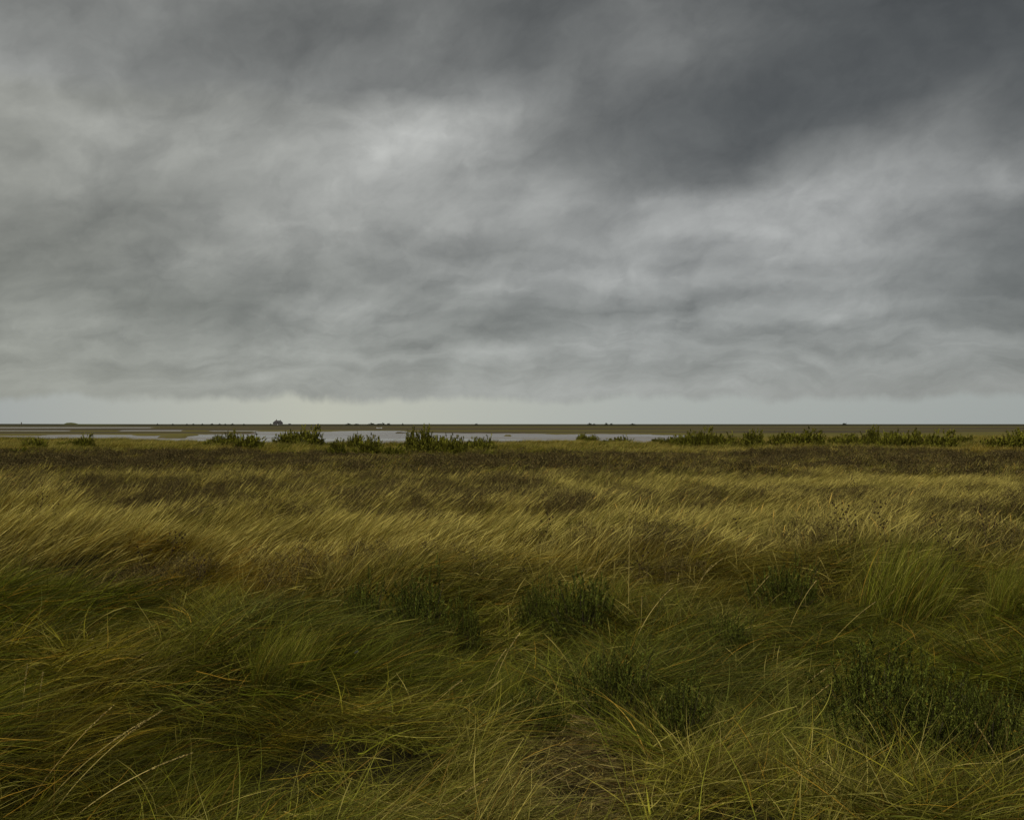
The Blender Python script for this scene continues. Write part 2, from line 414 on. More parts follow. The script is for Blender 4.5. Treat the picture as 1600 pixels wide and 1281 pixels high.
def tuft(n, r, L, a0, a1, sd, w, k=5, ears=.0, seed=0, floor=None, z0=0.0, earw=2.6, earlen=.22):
    g = np.random.default_rng(seed)
    q = np.sqrt(g.uniform(0, 1, n)) * r; th = g.uniform(0, 2 * np.pi, n)
    base = np.stack([q * np.cos(th), q * np.sin(th), g.uniform(-.03, .02, n) + z0], -1)
    Ls = g.uniform(L[0], L[1], n); A0 = g.uniform(a0[0], a0[1], n); A1 = g.uniform(a1[0], a1[1], n)
    phi = g.normal(0, sd, n); ear = g.uniform(0, 1, n) < ears
    Ls = np.where(ear, Ls * 1.18, Ls); A1 = np.where(ear, A1 * .85, A1)
    P = centre(base, phi, A0, A1, Ls, k, .6, seed)
    if floor is not None: P[..., 2] = np.maximum(P[..., 2], g.uniform(.01, floor, n)[:, None])
    s = np.linspace(0, 1, k)[None, :]
    wd = w * np.clip(np.exp(g.normal(-.1, .38, n)), .4, 2.3)[:, None] * np.clip(1.05 - s ** 1.8, .04, 1)
    we = w * np.where(s < 1 - earlen, .55, earw * np.clip((1.02 - s) / earlen, .1, 1) ** .5) * g.uniform(.8, 1.2, n)[:, None]
    wd = np.where(ear[:, None], we, wd)
    rnd = g.uniform(0, 1, n); rnd = np.where(ear, rnd * .15 - .1, rnd)
    val = np.where(ear, g.uniform(.4, .85, n), g.uniform(0, 1, n))
    return ribbons(P, wd, seed, rnd, val)
def merge(*parts):
    V, Q, C, o = [], [], [], 0
    for v, q, c in parts:
        V.append(v); Q.append(q + o); C.append(c); o += len(v)
    return np.concatenate(V), np.concatenate(Q), np.concatenate(C)
def tuft_obj(name, data, mat, link=False, parent=None):
    v, q, c = data
    o = mesh_obj(name, v, q, mat, link=link, parent=parent); vattr(o, 'bl', c.astype(np.float32)); return o
def heads(n, pts, size, seed, stretch=1.6):
    """small elongated diamond beads (seed heads, fleshy leaves) as quads of degenerate-free octahedra"""
    g = np.random.default_rng(seed); n = len(pts)
    ax = g.normal(0, 1, (n, 3)); ax[:, 2] = np.abs(ax[:, 2]) + .6; ax /= np.linalg.norm(ax, axis=1, keepdims=True)
    return beads(pts, ax, size * g.uniform(.6, 1.3, n), size * g.uniform(.6, 1.3, n) * stretch, g)
def beads(pts, ax, wdt, ln, g, rnd=None, val=None):
    n = len(pts)
    o = np.cross(ax, np.array([.3, .5, .8])); o /= np.linalg.norm(o, axis=1, keepdims=True) + 1e-9
    o2 = np.cross(ax, o)
    w = (wdt / 2)[:, None]; l = ln[:, None]
    V = np.stack([pts, pts + ax * l * .5 + o * w, pts + ax * l * .5 + o2 * w, pts + ax * l * .5 - o * w, pts + ax * l * .5 - o2 * w, pts + ax * l], 1)
    f = np.array([[0, 1, 5, 2], [0, 3, 5, 4], [0, 2, 5, 3], [0, 4, 5, 1]])
    # quads folded along 0-5, which read as a faceted bead
    Q = (np.arange(n) * 6)[:, None, None] + f[None]
    r = g.uniform(0, 1, n) if rnd is None else rnd; v_ = g.uniform(0, 1, n) if val is None else val
    C = np.zeros((n, 6, 4)); C[..., 0] = np.array([0, .5, .5, .5, .5, 1])[None]; C[..., 1] = r[:, None]; C[..., 2] = v_[:, None]; C[..., 3] = 1
    return V.reshape(-1, 3), Q.reshape(-1, 4), C.reshape(-1, 4)
def forb(n, r, L, w, hs, seed, side=4, nh=9, lean=.25):
    """dead flower stems with small branched heads"""
    g = np.random.default_rng(seed)
    q = np.sqrt(g.uniform(0, 1, n)) * r; th = g.uniform(0, 2 * np.pi, n)
    base = np.stack([q * np.cos(th), q * np.sin(th), np.zeros(n)], -1)
    Ls = g.uniform(L[0], L[1], n)
    P = centre(base, g.normal(0, .8, n), g.uniform(0, .2, n), g.uniform(.1, .1 + lean * 2, n), Ls, 5, .3, seed)
    parts = [ribbons(P, np.full((n, 5), w), seed)]
    bp_, bphi, bl = [], [], []
    for i in range(n):
        for _ in range(side):
            f = g.uniform(2.2, 3.9); a = int(f); c = P[i, a] * (1 - (f - a)) + P[i, min(a + 1, 4)] * (f - a)
            bp_.append(c); bphi.append(g.uniform(0, 6.28)); bl.append(g.uniform(.12, .3) * Ls[i])
    bp_ = np.array(bp_); m_ = len(bp_)
    B = centre(bp_, np.array(bphi), g.uniform(.5, .9, m_), g.uniform(.1, .5, m_), np.array(bl), 3, 0, seed + 1)
    parts.append(ribbons(B, np.full((m_, 3), w * .6), seed + 1))
    tips = np.concatenate([B[:, -1], P[:, -1]])
    hp = np.repeat(tips, nh, 0) + g.normal(0, hs * 1.5, (len(tips) * nh, 3))
    parts.append(heads(0, hp, hs, seed + 2))
    return merge(*parts)

# prototypes (kept outside the scene, used only through the scatter modifiers)
def collect(name, obs):
    c = bpy.data.collections.new(name)
    for o in obs: c.objects.link(o)
    return c
def protos(prefix, fn, n, mat):
    return [tuft_obj(prefix, fn(i), mat) for i in range(n)]
stand_n = protos('standing_tuft', lambda i: tuft(110, .20, (.38, .78), (.25, .85), (.9, 1.7), .60, .0040, 7, .03, 100 + i, earw=1.5), 7, M_GRASS)
lodge_n = protos('lodged_tuft', lambda i: tuft(115, .27, (.35, .95), (.50, 1.25), (1.45, 2.15), .90, .0056, 8, .01, 200 + i, floor=.22, z0=.02), 7, M_GRASS)
stand_m = protos('mid_tuft', lambda i: tuft(70, .28, (.40, .75), (.25, .75), (.85, 1.4), .42, .0048, 6, .14, 300 + i, earw=1.8), 5, M_GRASS)
lodge_m = protos('mid_lodged_tuft', lambda i: tuft(70, .34, (.45, .9), (.6, 1.2), (1.35, 1.75), .60, .0056, 6, .03, 400 + i, floor=.2), 5, M_GRASS)
far_t = protos('far_tuft', lambda i: tuft(46, .55, (.40, .72), (.2, .8), (.7, 1.4), .6, .017, 4, .1, 500 + i, earw=1.5), 5, M_GRASS)
forb_m = protos('brown_tuft', lambda i: forb(16, .28, (.30, .58), .004, .011, 600 + i, 4, 5), 5, M_FORB)
forb_f = protos('far_brown_tuft', lambda i: forb(14, .5, (.25, .5), .012, .030, 700 + i, 3, 3), 4, M_FORB)
litter = protos('litter_tuft', lambda i: tuft(260, .24, (.05, .17), (1.1, 1.7), (1.3, 1.9), 3.0, .0050, 3, .0, 800 + i, floor=.12), 3, M_GRASS)

def scatter(name, pts, rot, scl, ind, tint, dry, protos_, label, cat):
    me = bpy.data.meshes.new(name); n = len(pts)
    me.vertices.add(n); me.vertices.foreach_set('co', pts.astype(np.float32).ravel()); me.update()
    o = bpy.data.objects.new(name, me); COL.objects.link(o)
    vattr(o, 'rot', rot.astype(np.float32), 'FLOAT_VECTOR'); vattr(o, 'scl', scl.astype(np.float32), 'FLOAT_VECTOR')
    vattr(o, 'ind', ind.astype(np.int32), 'INT'); vattr(o, 'dry', dry.astype(np.float32), 'FLOAT')
    vattr(o, 'tint', np.concatenate([tint, np.ones((n, 1))], 1).astype(np.float32))
    c = collect(name + '_kinds', protos_)
    ng = bpy.data.node_groups.new(name, 'GeometryNodeTree')
    ng.interface.new_socket('Geometry', in_out='INPUT', socket_type='NodeSocketGeometry')
    ng.interface.new_socket('Geometry', in_out='OUTPUT', socket_type='NodeSocketGeometry')
    N, L = ng.nodes, ng.links
    gi, go = N.new('NodeGroupInput'), N.new('NodeGroupOutput')
    iop = N.new('GeometryNodeInstanceOnPoints'); ci = N.new('GeometryNodeCollectionInfo')
    ci.inputs[0].default_value = c; ci.inputs['Separate Children'].default_value = True; ci.inputs['Reset Children'].default_value = True
    def na(nm, ty):
        q = N.new('GeometryNodeInputNamedAttribute'); q.data_type = ty; q.inputs[0].default_value = nm
        return [s for s in q.outputs if s.enabled][0]
    e2r = N.new('FunctionNodeEulerToRotation')
    L.new(gi.outputs[0], iop.inputs['Points']); L.new(ci.outputs[0], iop.inputs['Instance'])
    iop.inputs['Pick Instance'].default_value = True
    L.new(na('ind', 'INT'), iop.inputs['Instance Index'])
    L.new(na('rot', 'FLOAT_VECTOR'), e2r.inputs[0]); L.new(e2r.outputs[0], iop.inputs['Rotation'])
    L.new(na('scl', 'FLOAT_VECTOR'), iop.inputs['Scale']); L.new(iop.outputs[0], go.inputs[0])
    md = o.modifiers.new('scatter', 'NODES'); md.node_group = ng
    tag(o, label, cat, kind='stuff')
    return o

# ------------------------------------------------------------------ what grows where
# shrubs and tussocks of the foreground: (px, base py, width px, height px, kind)
FRONT = [
 (1375, 1120, 150, 120, 'shrub'), (1432, 1215, 190, 150, 'shrub'), (1560, 1235, 170, 150, 'shrub'), (1500, 1120, 130, 80, 'shrub'),
 (1235, 955, 105, 72, 'shrub'), (838, 985, 70, 70, 'shrub'), (908, 1000, 120, 80, 'shrub'),
 (560, 990, 85, 70, 'shrub'), (645, 1010, 120, 80, 'shrub'), (718, 1000, 60, 50, 'shrub'),
 (965, 1115, 120, 100, 'shrub'), (1065, 1160, 120, 90, 'shrub'), (825, 1142, 110, 48, 'shrub'), (1140, 1020, 90, 55, 'shrub'),
 (1412, 965, 150, 120, 'tussock'), (1580, 990, 80, 80, 'tussock'), (305, 985, 110, 80, 'tussock'), (425, 1110, 120, 110, 'tussock'),
 (780, 1090, 60, 90, 'tussock'), (60, 985, 90, 60, 'tussock'),
]
def blob(PX, PY, cx, cy, rx, ry, soft=.5):
    q = np.sqrt(((PX - cx) / rx) ** 2 + ((PY - cy) / ry) ** 2)
    return 1 - sm(1 - soft, 1 + soft, q)
T_GREEN = c3(.125, .135, .006); T_OLIVE = c3(.195, .172, .022); T_STRAW = c3(.30, .235, .07)
T_GOLD = c3(.24, .155, .010); T_BROWN = c3(.145, .110, .038); T_DARK = c3(.055, .072, .014); T_BLUE = c3(.105, .125, .028)
def vegetation(x, y):
    """tint, dryness, brown-stem weight, lodging, height, tuft by tuft"""
    PX, PY = to_px(x, y, .15)
    na_ = fbm(x, y, 6.0, 51); nb = fbm(x, y, 2.2, 52); nc_ = fbm(x, y, 1.0, 53, 2); nd = fbm(x * .35, y, 5.0, 54)
    PYw = PY + (na_ - .5) * 40 * sm(720, 900, PY) + (nd - .5) * 14 * sm(690, 760, PY)
    # dryness by depth into the field
    dry = np.interp(PYw, [680, 705, 740, 800, 880, 930, 1000, 1100, 1200, 1281, 1500], [.42, .45, .31, .32, .34, .32, .20, .16, .20, .26, .3])
    g = np.interp(PYw, [680, 700, 740, 860, 930, 1000, 1281], [.6, .5, .38, .42, .66, .85, .80])
    g = np.clip(g + (nb - .5) * 1.3 + (na_ - .5) * .8, 0, 1)
    dry = np.clip(dry + (nc_ - .5) * .6 - (g - .5) * .25 + (nb - .5) * .3, .03, .95)
    row = sm(716, 706, PY) * sm(.40, .62, fbm(x * .5, y, 7, 58)) * .8; g = np.clip(g + row, 0, 1); dry = dry * (1 - .55 * row)
    tint = T_OLIVE[None] * (1 - g)[:, None] + T_GREEN[None] * g[:, None]
    gold = blob(PX, PY, 90, 880, 190, 60) * .8 + blob(PX, PY, 440, 900, 170, 40) * .8 + blob(PX, PY, 60, 1150, 110, 120) * .6 + blob(PX, PY, 1560, 708, 90, 8) * .9 \
        + blob(PX, PY, 1150, 1250, 140, 60) * .3 + (fbm(x, y, 3.1, 55) > .66) * .4
    gold = np.clip(gold * .7 + .55 * sm(.52, .70, fbm(x * .5, y, 5.0, 81)) * sm(960, 900, PY), 0, 1)[:, None]; tint = tint * (1 - gold) + T_GOLD * gold
    blue = (sm(.55, .75, fbm(x, y, 1.6, 56)) * sm(960, 1050, PY) * .45)[:, None]; tint = tint * (1 - blue) + T_BLUE * blue
    bt = (blob(PX, PY, 885, 1180, 125, 72) + blob(PX, PY, 1035, 1280, 100, 36))
    st = blob(PX, PYw, 720, 1245, 260, 50) * .35 + blob(PX, PY, 1320, 1270, 120, 40) * .3 + blob(PX, PYw, 640, 840, 260, 40) * .12
    dry = np.clip(dry + st, 0, .95)
    s2 = fbm(x, y, .9, 64, 2) * .6 + fbm(x, y, 2.8, 65, 2) * .4
    dry = np.clip(dry + (s2 - .5) * .8, .02, .95)
    tone = np.interp(PYw, [680, 860, 960, 1060, 1281], [.72, .72, .84, .90, .86]) * (.45 + 1.1 * s2)
    tint = tint * tone[:, None]; dry = dry * np.interp(PYw, [680, 880, 1000], [1, 1, .8])
    # brown flower stems
    br = np.maximum.reduce([
        sm(706, 712, PYw) * sm(741, 733, PYw) * (.55 + .9 * (fbm(x * .3, y, 9, 57))) ,
        blob(PX, PYw, 640, 792, 150, 26) * 1.1, blob(PX, PYw, 200, 792, 170, 20) * .9, blob(PX, PYw, 880, 800, 55, 18),
        blob(PX, PYw, 560, 752, 320, 12) * .8, blob(PX, PYw, 1000, 748, 260, 7) * .7, blob(PX, PYw, 1340, 778, 170, 9) * .8,
        blob(PX, PYw, 800, 780, 60, 22), blob(PX, PYw, 60, 750, 120, 12) * .7, blob(PX, PY, 1400, 862, 140, 20) * .35,
        blob(PX, PY, 60, 905, 90, 30) * .3, blob(PX, PYw, 1450, 745, 200, 6) * .7, blob(PX, PYw, 400, 782, 120, 9) * .9])
    br = np.clip(br, 0, 1); br = np.maximum(br, .48 * sm(735, 745, PY) * sm(950, 880, PY) * sm(.48, .62, fbm(x * .6, y, 2.4, 71)))
    lod = np.interp(PYw, [680, 760, 850, 930, 1000, 1281], [.15, .2, .3, .6, .85, .9])
    lod = np.clip(lod + (nb - .5) * 1.5 + (na_ - .5) * .8, 0, 1)
    low_ = lod * sm(1010, 930, PY); tint = tint * (1 - .22 * low_)[:, None]; dry = dry * (1 - .35 * low_)
    row = row
    hgt = .78 + .7 * (na_ - .40) + .75 * (nc_ - .5) + .6 * (nb - .5); hgt = hgt * (1 + sm(900, 980, PY) * (1.5 * (fbm(x * .8, y, 1.6, 14, 2) - .5) - .0)); hgt = np.clip(hgt + .35 * row, .25, 1.5)
    hgt = hgt * np.interp(PY, [680, 720, 900, 1000, 1281], [.8, .85, 1, .75, .68])
    return PX, PY, tint, dry, br, lod, hgt, bt

def pts_in(y0, y1, dens, margin=1.0, seed=0):
    g = np.random.default_rng(seed)
    uw = 830 / FPX
    # area-uniform in the wedge (plus a margin so that side views stay covered)
    area = uw * (y1 ** 2 - y0 ** 2) + 2 * margin * (y1 - y0)
    n = int(area * dens * 1.3)
    y = g.uniform(y0, y1, n); x = g.uniform(-1, 1, n) * (uw * y1 + margin)
    k = np.abs(x) < uw * y + margin
    return x[k], y[k]
def in_shrub(x, y):
    m_ = np.zeros(len(x), bool)
    for px, py, w, h, kd in FRONT:
        if kd != 'shrub': continue
        sx, sy = at(px, py, .05); r = w / FPX * sy * .5
        m_ |= ((x - sx) ** 2 + (y - sy - r * .5) ** 2) < (r * .80) ** 2
    return m_
def build_zone(tag_, y0, y1, dens, near, seed):
    x, y = pts_in(y0, y1, dens, 3.0 if near != 'far' else 5, seed)
    E = edge_dist(to_px(x, y, .3)[0]); k = y < E * 1.045
    k &= ~(in_shrub(x, y)); x, y = x[k], y[k]
    g = np.random.default_rng(seed + 1); n = len(x)
    PX, PY, tint, dry, br, lod, hgt, bt = vegetation(x, y)
    z = height(x, y)
    yaw = R(14) + (fbm(x, y, 4.0, 61) - .5) * 2.2 + (fbm(x, y, 1.1, 62, 2) - .5) * 1.5 + g.normal(0, .22, n)
    yaw = np.where(PY > 950, yaw + (fbm(x, y, 1.4, 63, 2) - .5) * 1.8 * sm(950, 1050, PY), yaw)
    chaos = sm(900, 1010, PY)
    yaw = yaw + g.normal(0, .42, n) * chaos + (g.uniform(0, 1, n) < .16 * chaos) * g.uniform(-2.6, 2.6, n)
    u = g.uniform(0, 1, n); isbr = u < br * np.where(PY < 745, .92, .70) * (.25 + 1.25 * fbm(x, y, 2.0, 59)) * np.where(PY < 745, .35 + 1.3 * fbm(x * .5, y, 5.0, 77), 1); islod = (~isbr) & (g.uniform(0, 1, n) < lod); isst = ~(isbr | islod)
    isli = (bt > .30) & (near == 'near'); isbr &= ~isli; islod &= ~isli; isst &= ~isli
    # under the brown stems some low grass stays
    jit = g.uniform(.62, 1.38, (n, 1)); tint = tint * jit * (1 + g.normal(0, .05, (n, 3)))
    out = []
    P = np.stack([x, y, z], -1)
    def sel(k, pr, tn, dr, sx, sz):
        m_ = k.sum()
        tj = .07 + .12 * chaos[k]; rot = np.stack([g.normal(0, 1, m_) * tj, g.normal(0, 1, m_) * tj, yaw[k]], -1)
        s = g.uniform(.85, 1.15, m_); h_ = hgt[k] * g.uniform(.85, 1.15, m_) * sz
        return P[k], rot, np.stack([s * sx, s * sx, h_], -1), g.integers(0, len(pr), m_), tn, dr
    if near == 'near': sp, lp, fp = stand_n, lodge_n, forb_m
    elif near == 'mid': sp, lp, fp = stand_m, lodge_m, forb_m
    else: sp, lp, fp = far_t, far_t, forb_f
    return dict(stand=sel(isst, sp, tint[isst], dry[isst], 1, 1) + (sp,),
                lodge=sel(islod, lp, tint[islod], dry[islod] * .8, 1, .9 if near != 'far' else .6) + (lp,),
                brown=sel(isbr, fp, np.repeat(T_BROWN[None], isbr.sum(), 0) * jit[isbr], dry[isbr] * .6, 1, .95) + (fp,),
                litter=sel(isli, litter, np.repeat(c3(.16, .115, .045)[None], isli.sum(), 0), dry[isli] * 0 + .25, 1, 1) + (litter,))
zones = [build_zone('near', 2.6, 12.5, 29, 'near', 1), build_zone('mid', 12.5, 34, 24, 'mid', 2), build_zone('far', 34, 150, 3.6, 'far', 3)]
def pool(kind, zs, name, label, cat):
    P_, Ro, S_, I_, T_, D_, PR, off = [], [], [], [], [], [], [], 0
    for zn in zs:
        p_, r_, s_, i_, t_, d_, pr = zn[kind]
        base = None
        if pr not in [q for q, _ in PR]:
            PR.append((pr, sum(len(q) for q, _ in PR)))
        base = [b for q, b in PR if q is pr][0]
        P_.append(p_); Ro.append(r_); S_.append(s_); I_.append(i_ + base); T_.append(t_); D_.append(d_)
    plist = []
    for q, _ in PR: plist += q
    for i, o in enumerate(plist): o.name = 'tuft_%s_%03d' % (kind, i)      # collection order is by name
    return scatter(name, *[np.concatenate(a) for a in (P_, Ro, S_, I_, T_, D_)], plist, label, cat)
# separate scatter per look so that each reads as its own ground cover
pool('stand', zones, 'tall_grass', 'straw and olive marsh grass combed to the right by the wind', 'grass')
for z_ in zones:                                   # far lodged shares the far tufts: give it its own copies
    if z_['lodge'][6] is far_t:
        cp = [o.copy() for o in far_t]; z_['lodge'] = z_['lodge'][:6] + (cp,)
pool('lodge', zones, 'flattened_grass', 'dark green grass lying flat in tangled swirls', 'grass')
pool('brown', zones, 'dead_flower_stems', 'brown band of dead flower stems standing among the pale grass', 'dead stems')
pool('litter', zones[:1], 'dead_thatch', 'patch of brown broken stalks showing through the near grass', 'dead grass')


# ------------------------------------------------------------------ things
def empty(name, loc, rz=0.0, sc=(1, 1, 1)):
    o = bpy.data.objects.new(name, None); COL.objects.link(o)
    o.location = loc; o.rotation_euler = (0, 0, rz); o.scale = sc; o.empty_display_size = .2
    return o
def copy_thing(src, loc, rz=0.0, sc=(1, 1, 1)):
    r = src.copy(); COL.objects.link(r); r.location = loc; r.rotation_euler = (0, 0, rz); r.scale = sc
    for ch in list(src.children):
        c = ch.copy(); COL.objects.link(c); c.parent = r
        for g_ in ch.children:
            d = g_.copy(); COL.objects.link(d); d.parent = c
    return r
def gz(x, y): return float(height(np.array([x]), np.array([y]))[0])

def leafy_bush(seed, ns, nl, lw, ll, lean=.2, w=.012, slen=.26, upb=.55, rad=1.0):
    """unit shrub (radius about 1, height about 1): leafy shoots filling a lumpy dome, carried by woody stems"""
    g = np.random.default_rng(seed)
    th = g.uniform(0, 2 * np.pi, ns); cz = g.uniform(.0, 1, ns); sr = np.sqrt(1 - cz ** 2)
    lump = .80 + .20 * np.sin(th * 2 + seed) * sr + .16 * np.sin(th * 5 + 2.3 * seed + cz * 4) + .12 * np.sin(th * 3 - cz * 7 + seed) + g.normal(0, .07, ns)
    q = lump * g.uniform(.25, 1, ns) ** .4
    tipp = np.stack([q * sr * np.cos(th) * rad, q * sr * np.sin(th) * rad, q * cz * .92], -1)
    tipp[:, 0] += lean * tipp[:, 2] ** 1.4
    d = np.stack([sr * np.cos(th), sr * np.sin(th), cz], -1) * (1 - upb) + np.array([.22, 0, 1]) * upb + g.normal(0, .22, (ns, 3))
    d /= np.linalg.norm(d, axis=1, keepdims=True); SL_ = slen * g.uniform(.5, 1.25, ns)
    base = tipp - d * SL_[:, None] * .6
    t_ = np.linspace(0, 1, 5)[None, :, None]; curl = g.normal(0, .12, (ns, 1, 3)) * SL_[:, None, None]
    A = base[:, None] + d[:, None] * SL_[:, None, None] * t_ + curl * t_ ** 2
    # stems from the root to every fourth shoot
    k = np.arange(0, ns, 4); t6 = np.linspace(0, 1, 6)[None, :, None]
    r0 = tipp[k] * np.array([.18, .18, 0]); mid = base[k] * np.array([.55, .55, .35])
    P = r0[:, None] * (1 - t6) ** 2 + 2 * mid[:, None] * t6 * (1 - t6) + base[k][:, None] * t6 ** 2
    stems = merge(ribbons(P, np.linspace(w, w * .5, 6)[None].repeat(len(k), 0), seed), ribbons(P, np.linspace(w, w * .5, 6)[None].repeat(len(k), 0), seed + 9),
                  )
    f = g.uniform(0, 1, (ns, nl)) * 3.999; a = f.astype(int); fr = (f - a)[..., None]; I = np.arange(ns)[:, None]
    pt = A[I, a] * (1 - fr) + A[I, a + 1] * fr; T = A[I, a + 1] - A[I, a]; T /= np.linalg.norm(T, axis=-1, keepdims=True) + 1e-9
    pt = pt.reshape(-1, 3); T = T.reshape(-1, 3); ax = T * .8 + g.normal(0, .5, T.shape)
    ax /= np.linalg.norm(ax, axis=1, keepdims=True); N = len(pt); br = np.repeat(g.uniform(0, 1, ns), nl)
    leaf = beads(pt, ax, lw * g.uniform(.7, 1.3, N), ll * g.uniform(.6, 1.3, N), g, np.clip(br * .7 + g.uniform(0, .4, N), 0, 1), np.clip(br * .6 + g.uniform(0, .5, N), 0, 1))
    return stems, merge(leaf, ribbons(A, np.full((ns, 5), w * .35), seed + 2))
M_SHRUB = leafy('seablite_leaves', False, straw=(.20, .19, .05, 1), transl=.12, const=(.100, .118, .016), const_dry=.2, gain=1.25, rough=.5)
M_BUSH = leafy('bush_leaves', False, straw=(.17, .16, .03, 1), transl=.15, const=(.175, .172, .018), const_dry=.4, gain=1.45)
M_TUSS = leafy('tussock_blades', False, transl=.2, const=(.12, .135, .008), const_dry=.2, gain=1.15)
M_STEM = simple('woody_stems', (.09, .07, .045), .9, 20)
M_STALK = leafy('straw_stalk', False, straw=(.42, .33, .11, 1), transl=.15, const=(.24, .20, .045), const_dry=.7, gain=.95)
M_DEAD = leafy('dead_heads', False, straw=(.10, .065, .035, 1), transl=.05, const=(.055, .038, .024), const_dry=.4)

# -- shrubs and tussocks of the foreground
SH = []
for i in range(3):
    st_, lf_ = leafy_bush(40 + i, 1000, 26, .014, .034, lean=.12, w=.010, slen=.15, upb=.38)
    e = empty('seablite_shrub', (0, 0, 0)); tuft_obj('stems', st_, M_STEM, True, e); tuft_obj('foliage', lf_, M_SHRUB, True, e); SH.append(e)
TS = []
for i in range(3):
    e = empty('grass_tussock', (0, 0, 0))
    tuft_obj('blades', tuft(2300, .62, (.40, 1.05), (.15, .80), (.8, 1.7), .9, .0060, 7, .0, 60 + i), M_TUSS, True, e)
    tuft_obj('dead_blades', tuft(90, .60, (.4, 1.0), (.2, .8), (.9, 1.7), .9, .0045, 7, .0, 70 + i), M_STALK, True, e); TS.append(e)
FL = [
 'dark seablite shrub with upright tops, uppermost of the big dark clump near the right corner',
 'largest dark seablite shrub, sprawling in front of the other fleshy shrubs near the right corner',
 'dark seablite shrub cut by the right border of the photograph',
 'low dark seablite shrub wedged behind the sprawling ones near the right corner',
 'bright green leafy shrub standing alone left of the big grass tussock',
 'small upright green shrub in the middle, taller than the dark one touching it',
 'wide dark green shrub just right of a small upright one in the middle',
 'upright leafy shrub leftmost of three dark ones left of the centre',
 'dark hollow-hearted shrub between two smaller ones left of the centre',
 'small dark shrub rightmost of three left of the centre',
 'rounded olive green shrub above the patch of brown broken stalks',
 'dark low shrub right of and below the rounded olive one, near the brown patch',
 'narrow strip of dark seablite creeping along the upper left edge of the brown patch',
 'yellow green mound of shrub under arching stalks right of the centre',
 'tall green grass tussock rising above the pale grass on the right',
 'dark tussock half cut off by the right border beside the pale grass',
 'green tussock with dark hollow beneath it in the left half',
 'sheaf of dark green grass swept upwards below the three dark shrubs',
 'pale yellow sheaf of tall grass in the middle, above the brown patch',
 'low green tussock at the left border where pale grass turns dark',
]
used = set(); gg = random.Random(5); cnt = {'shrub': 0, 'tussock': 0}
for (px, py, w, h, kd), lab in zip(FRONT, FL):
    x, y = at(px, py, .05); r = w / FPX * y * .5; y += r * .5
    hh = h / FPX * y * (1.0 if kd == 'shrub' else 1.1) * 1.05
    L_ = SH if kd == 'shrub' else TS
    i = cnt[kd] % 3; cnt[kd] += 1
    sc = (r * 1.3, r * 1.15, hh * 1.1 + (.36 if px < 760 else .20 if py < 1030 else .16)) if kd == 'shrub' else (r * 1.3, r * 1.15, hh * (1.5 if py < 1000 and px > 1000 else 1.1) + .05)
    loc = (x, y, max(gz(x, y), float(height(np.array([x, x, x - r]), np.array([y - r, y - r * .5, y])).mean())) - .03); rz = gg.uniform(-.5, .5) if kd == 'tussock' else gg.uniform(-.4, .4)
    key = (kd, i)
    if key not in used:
        used.add(key); o = L_[i]; o.location = loc; o.rotation_euler = (0, 0, rz); o.scale = sc
    else: o = copy_thing(L_[i], loc, rz, sc)
    tag(o, lab, 'shrub' if kd == 'shrub' else 'grass tussock', 'dark shrubs among the near grass' if kd == 'shrub' else 'grass tussocks in the near field')

# -- the row of bushes before the water: px, base py, width px, top py
ROW = [(25, 713, 46, 697), (53, 706, 30, 684), (108, 701, 30, 688), (131, 703, 28, 683), (341, 705, 40, 683), (361, 704, 20, 680), (384, 708, 42, 681.5),
 (446, 699, 38, 681), (477, 701, 40, 674.5), (498, 699, 20, 684), (522, 713, 40, 685), (555, 704, 24, 677.5), (574, 712, 40, 684), (612, 712, 34, 690), (641, 706, 24, 677.5),
 (660, 709, 34, 672.5), (686, 710, 30, 679), (706, 711, 40, 677.5), (735, 703, 17, 682.5), (750, 708, 34, 688), (838, 704, 18, 697),
 (908, 692, 20, 679), (923, 693, 24, 680), (946, 694, 20, 684), (967, 693, 30, 678), (1024, 694, 28, 683), (1048, 698, 30, 678.5), (1075, 699, 36, 679), (1098, 702, 34, 677.5),
 (1125, 702, 40, 680), (1170, 702, 42, 676), (1222, 702, 36, 680), (1258, 703, 50, 678), (1310, 698, 28, 685), (1332, 702, 38, 678), (1361, 702, 30, 674), (1390, 703, 36, 677),
 (1420, 703, 40, 673), (1462, 702, 46, 674), (1482, 700, 20, 677), (1502, 697, 30, 683), (1556, 704, 44, 678), (1590, 704, 46, 675)]
BU = []
for i in range(5):
    st_, lf_ = leafy_bush(80 + i, 560, 24, .030, .075, lean=.34, w=.010, slen=.20, upb=.42)
    e = empty('coastal_bush', (0, 0, 0)); tuft_obj('stems', st_, M_STEM, True, e); tuft_obj('foliage', lf_, M_BUSH, True, e); BU.append(e)
ORD = 'first second third fourth fifth sixth seventh eighth ninth tenth eleventh twelfth thirteenth fourteenth fifteenth sixteenth seventeenth eighteenth nineteenth twentieth'.split()
TEN = 'twenty thirty forty'.split()
def ordinal(n):
    return ORD[n - 1] if n <= 20 else TEN[n // 10 - 2] + ('-' + ORD[n % 10 - 1] if n % 10 else '')
special = {5: 'narrow bush poking up before the leftmost end of the wide water', 8: 'pointed dark bush below and right of the house, highest of its three', 15: 'tallest bush of all, standing against the wide grey water',
           20: 'tiny low green bush alone in the grass near the middle of the bush row', 42: 'dark bush at the right end of the row, cut by the border', 0: 'soft dark bush at the left end of the row, lower than its neighbours'}
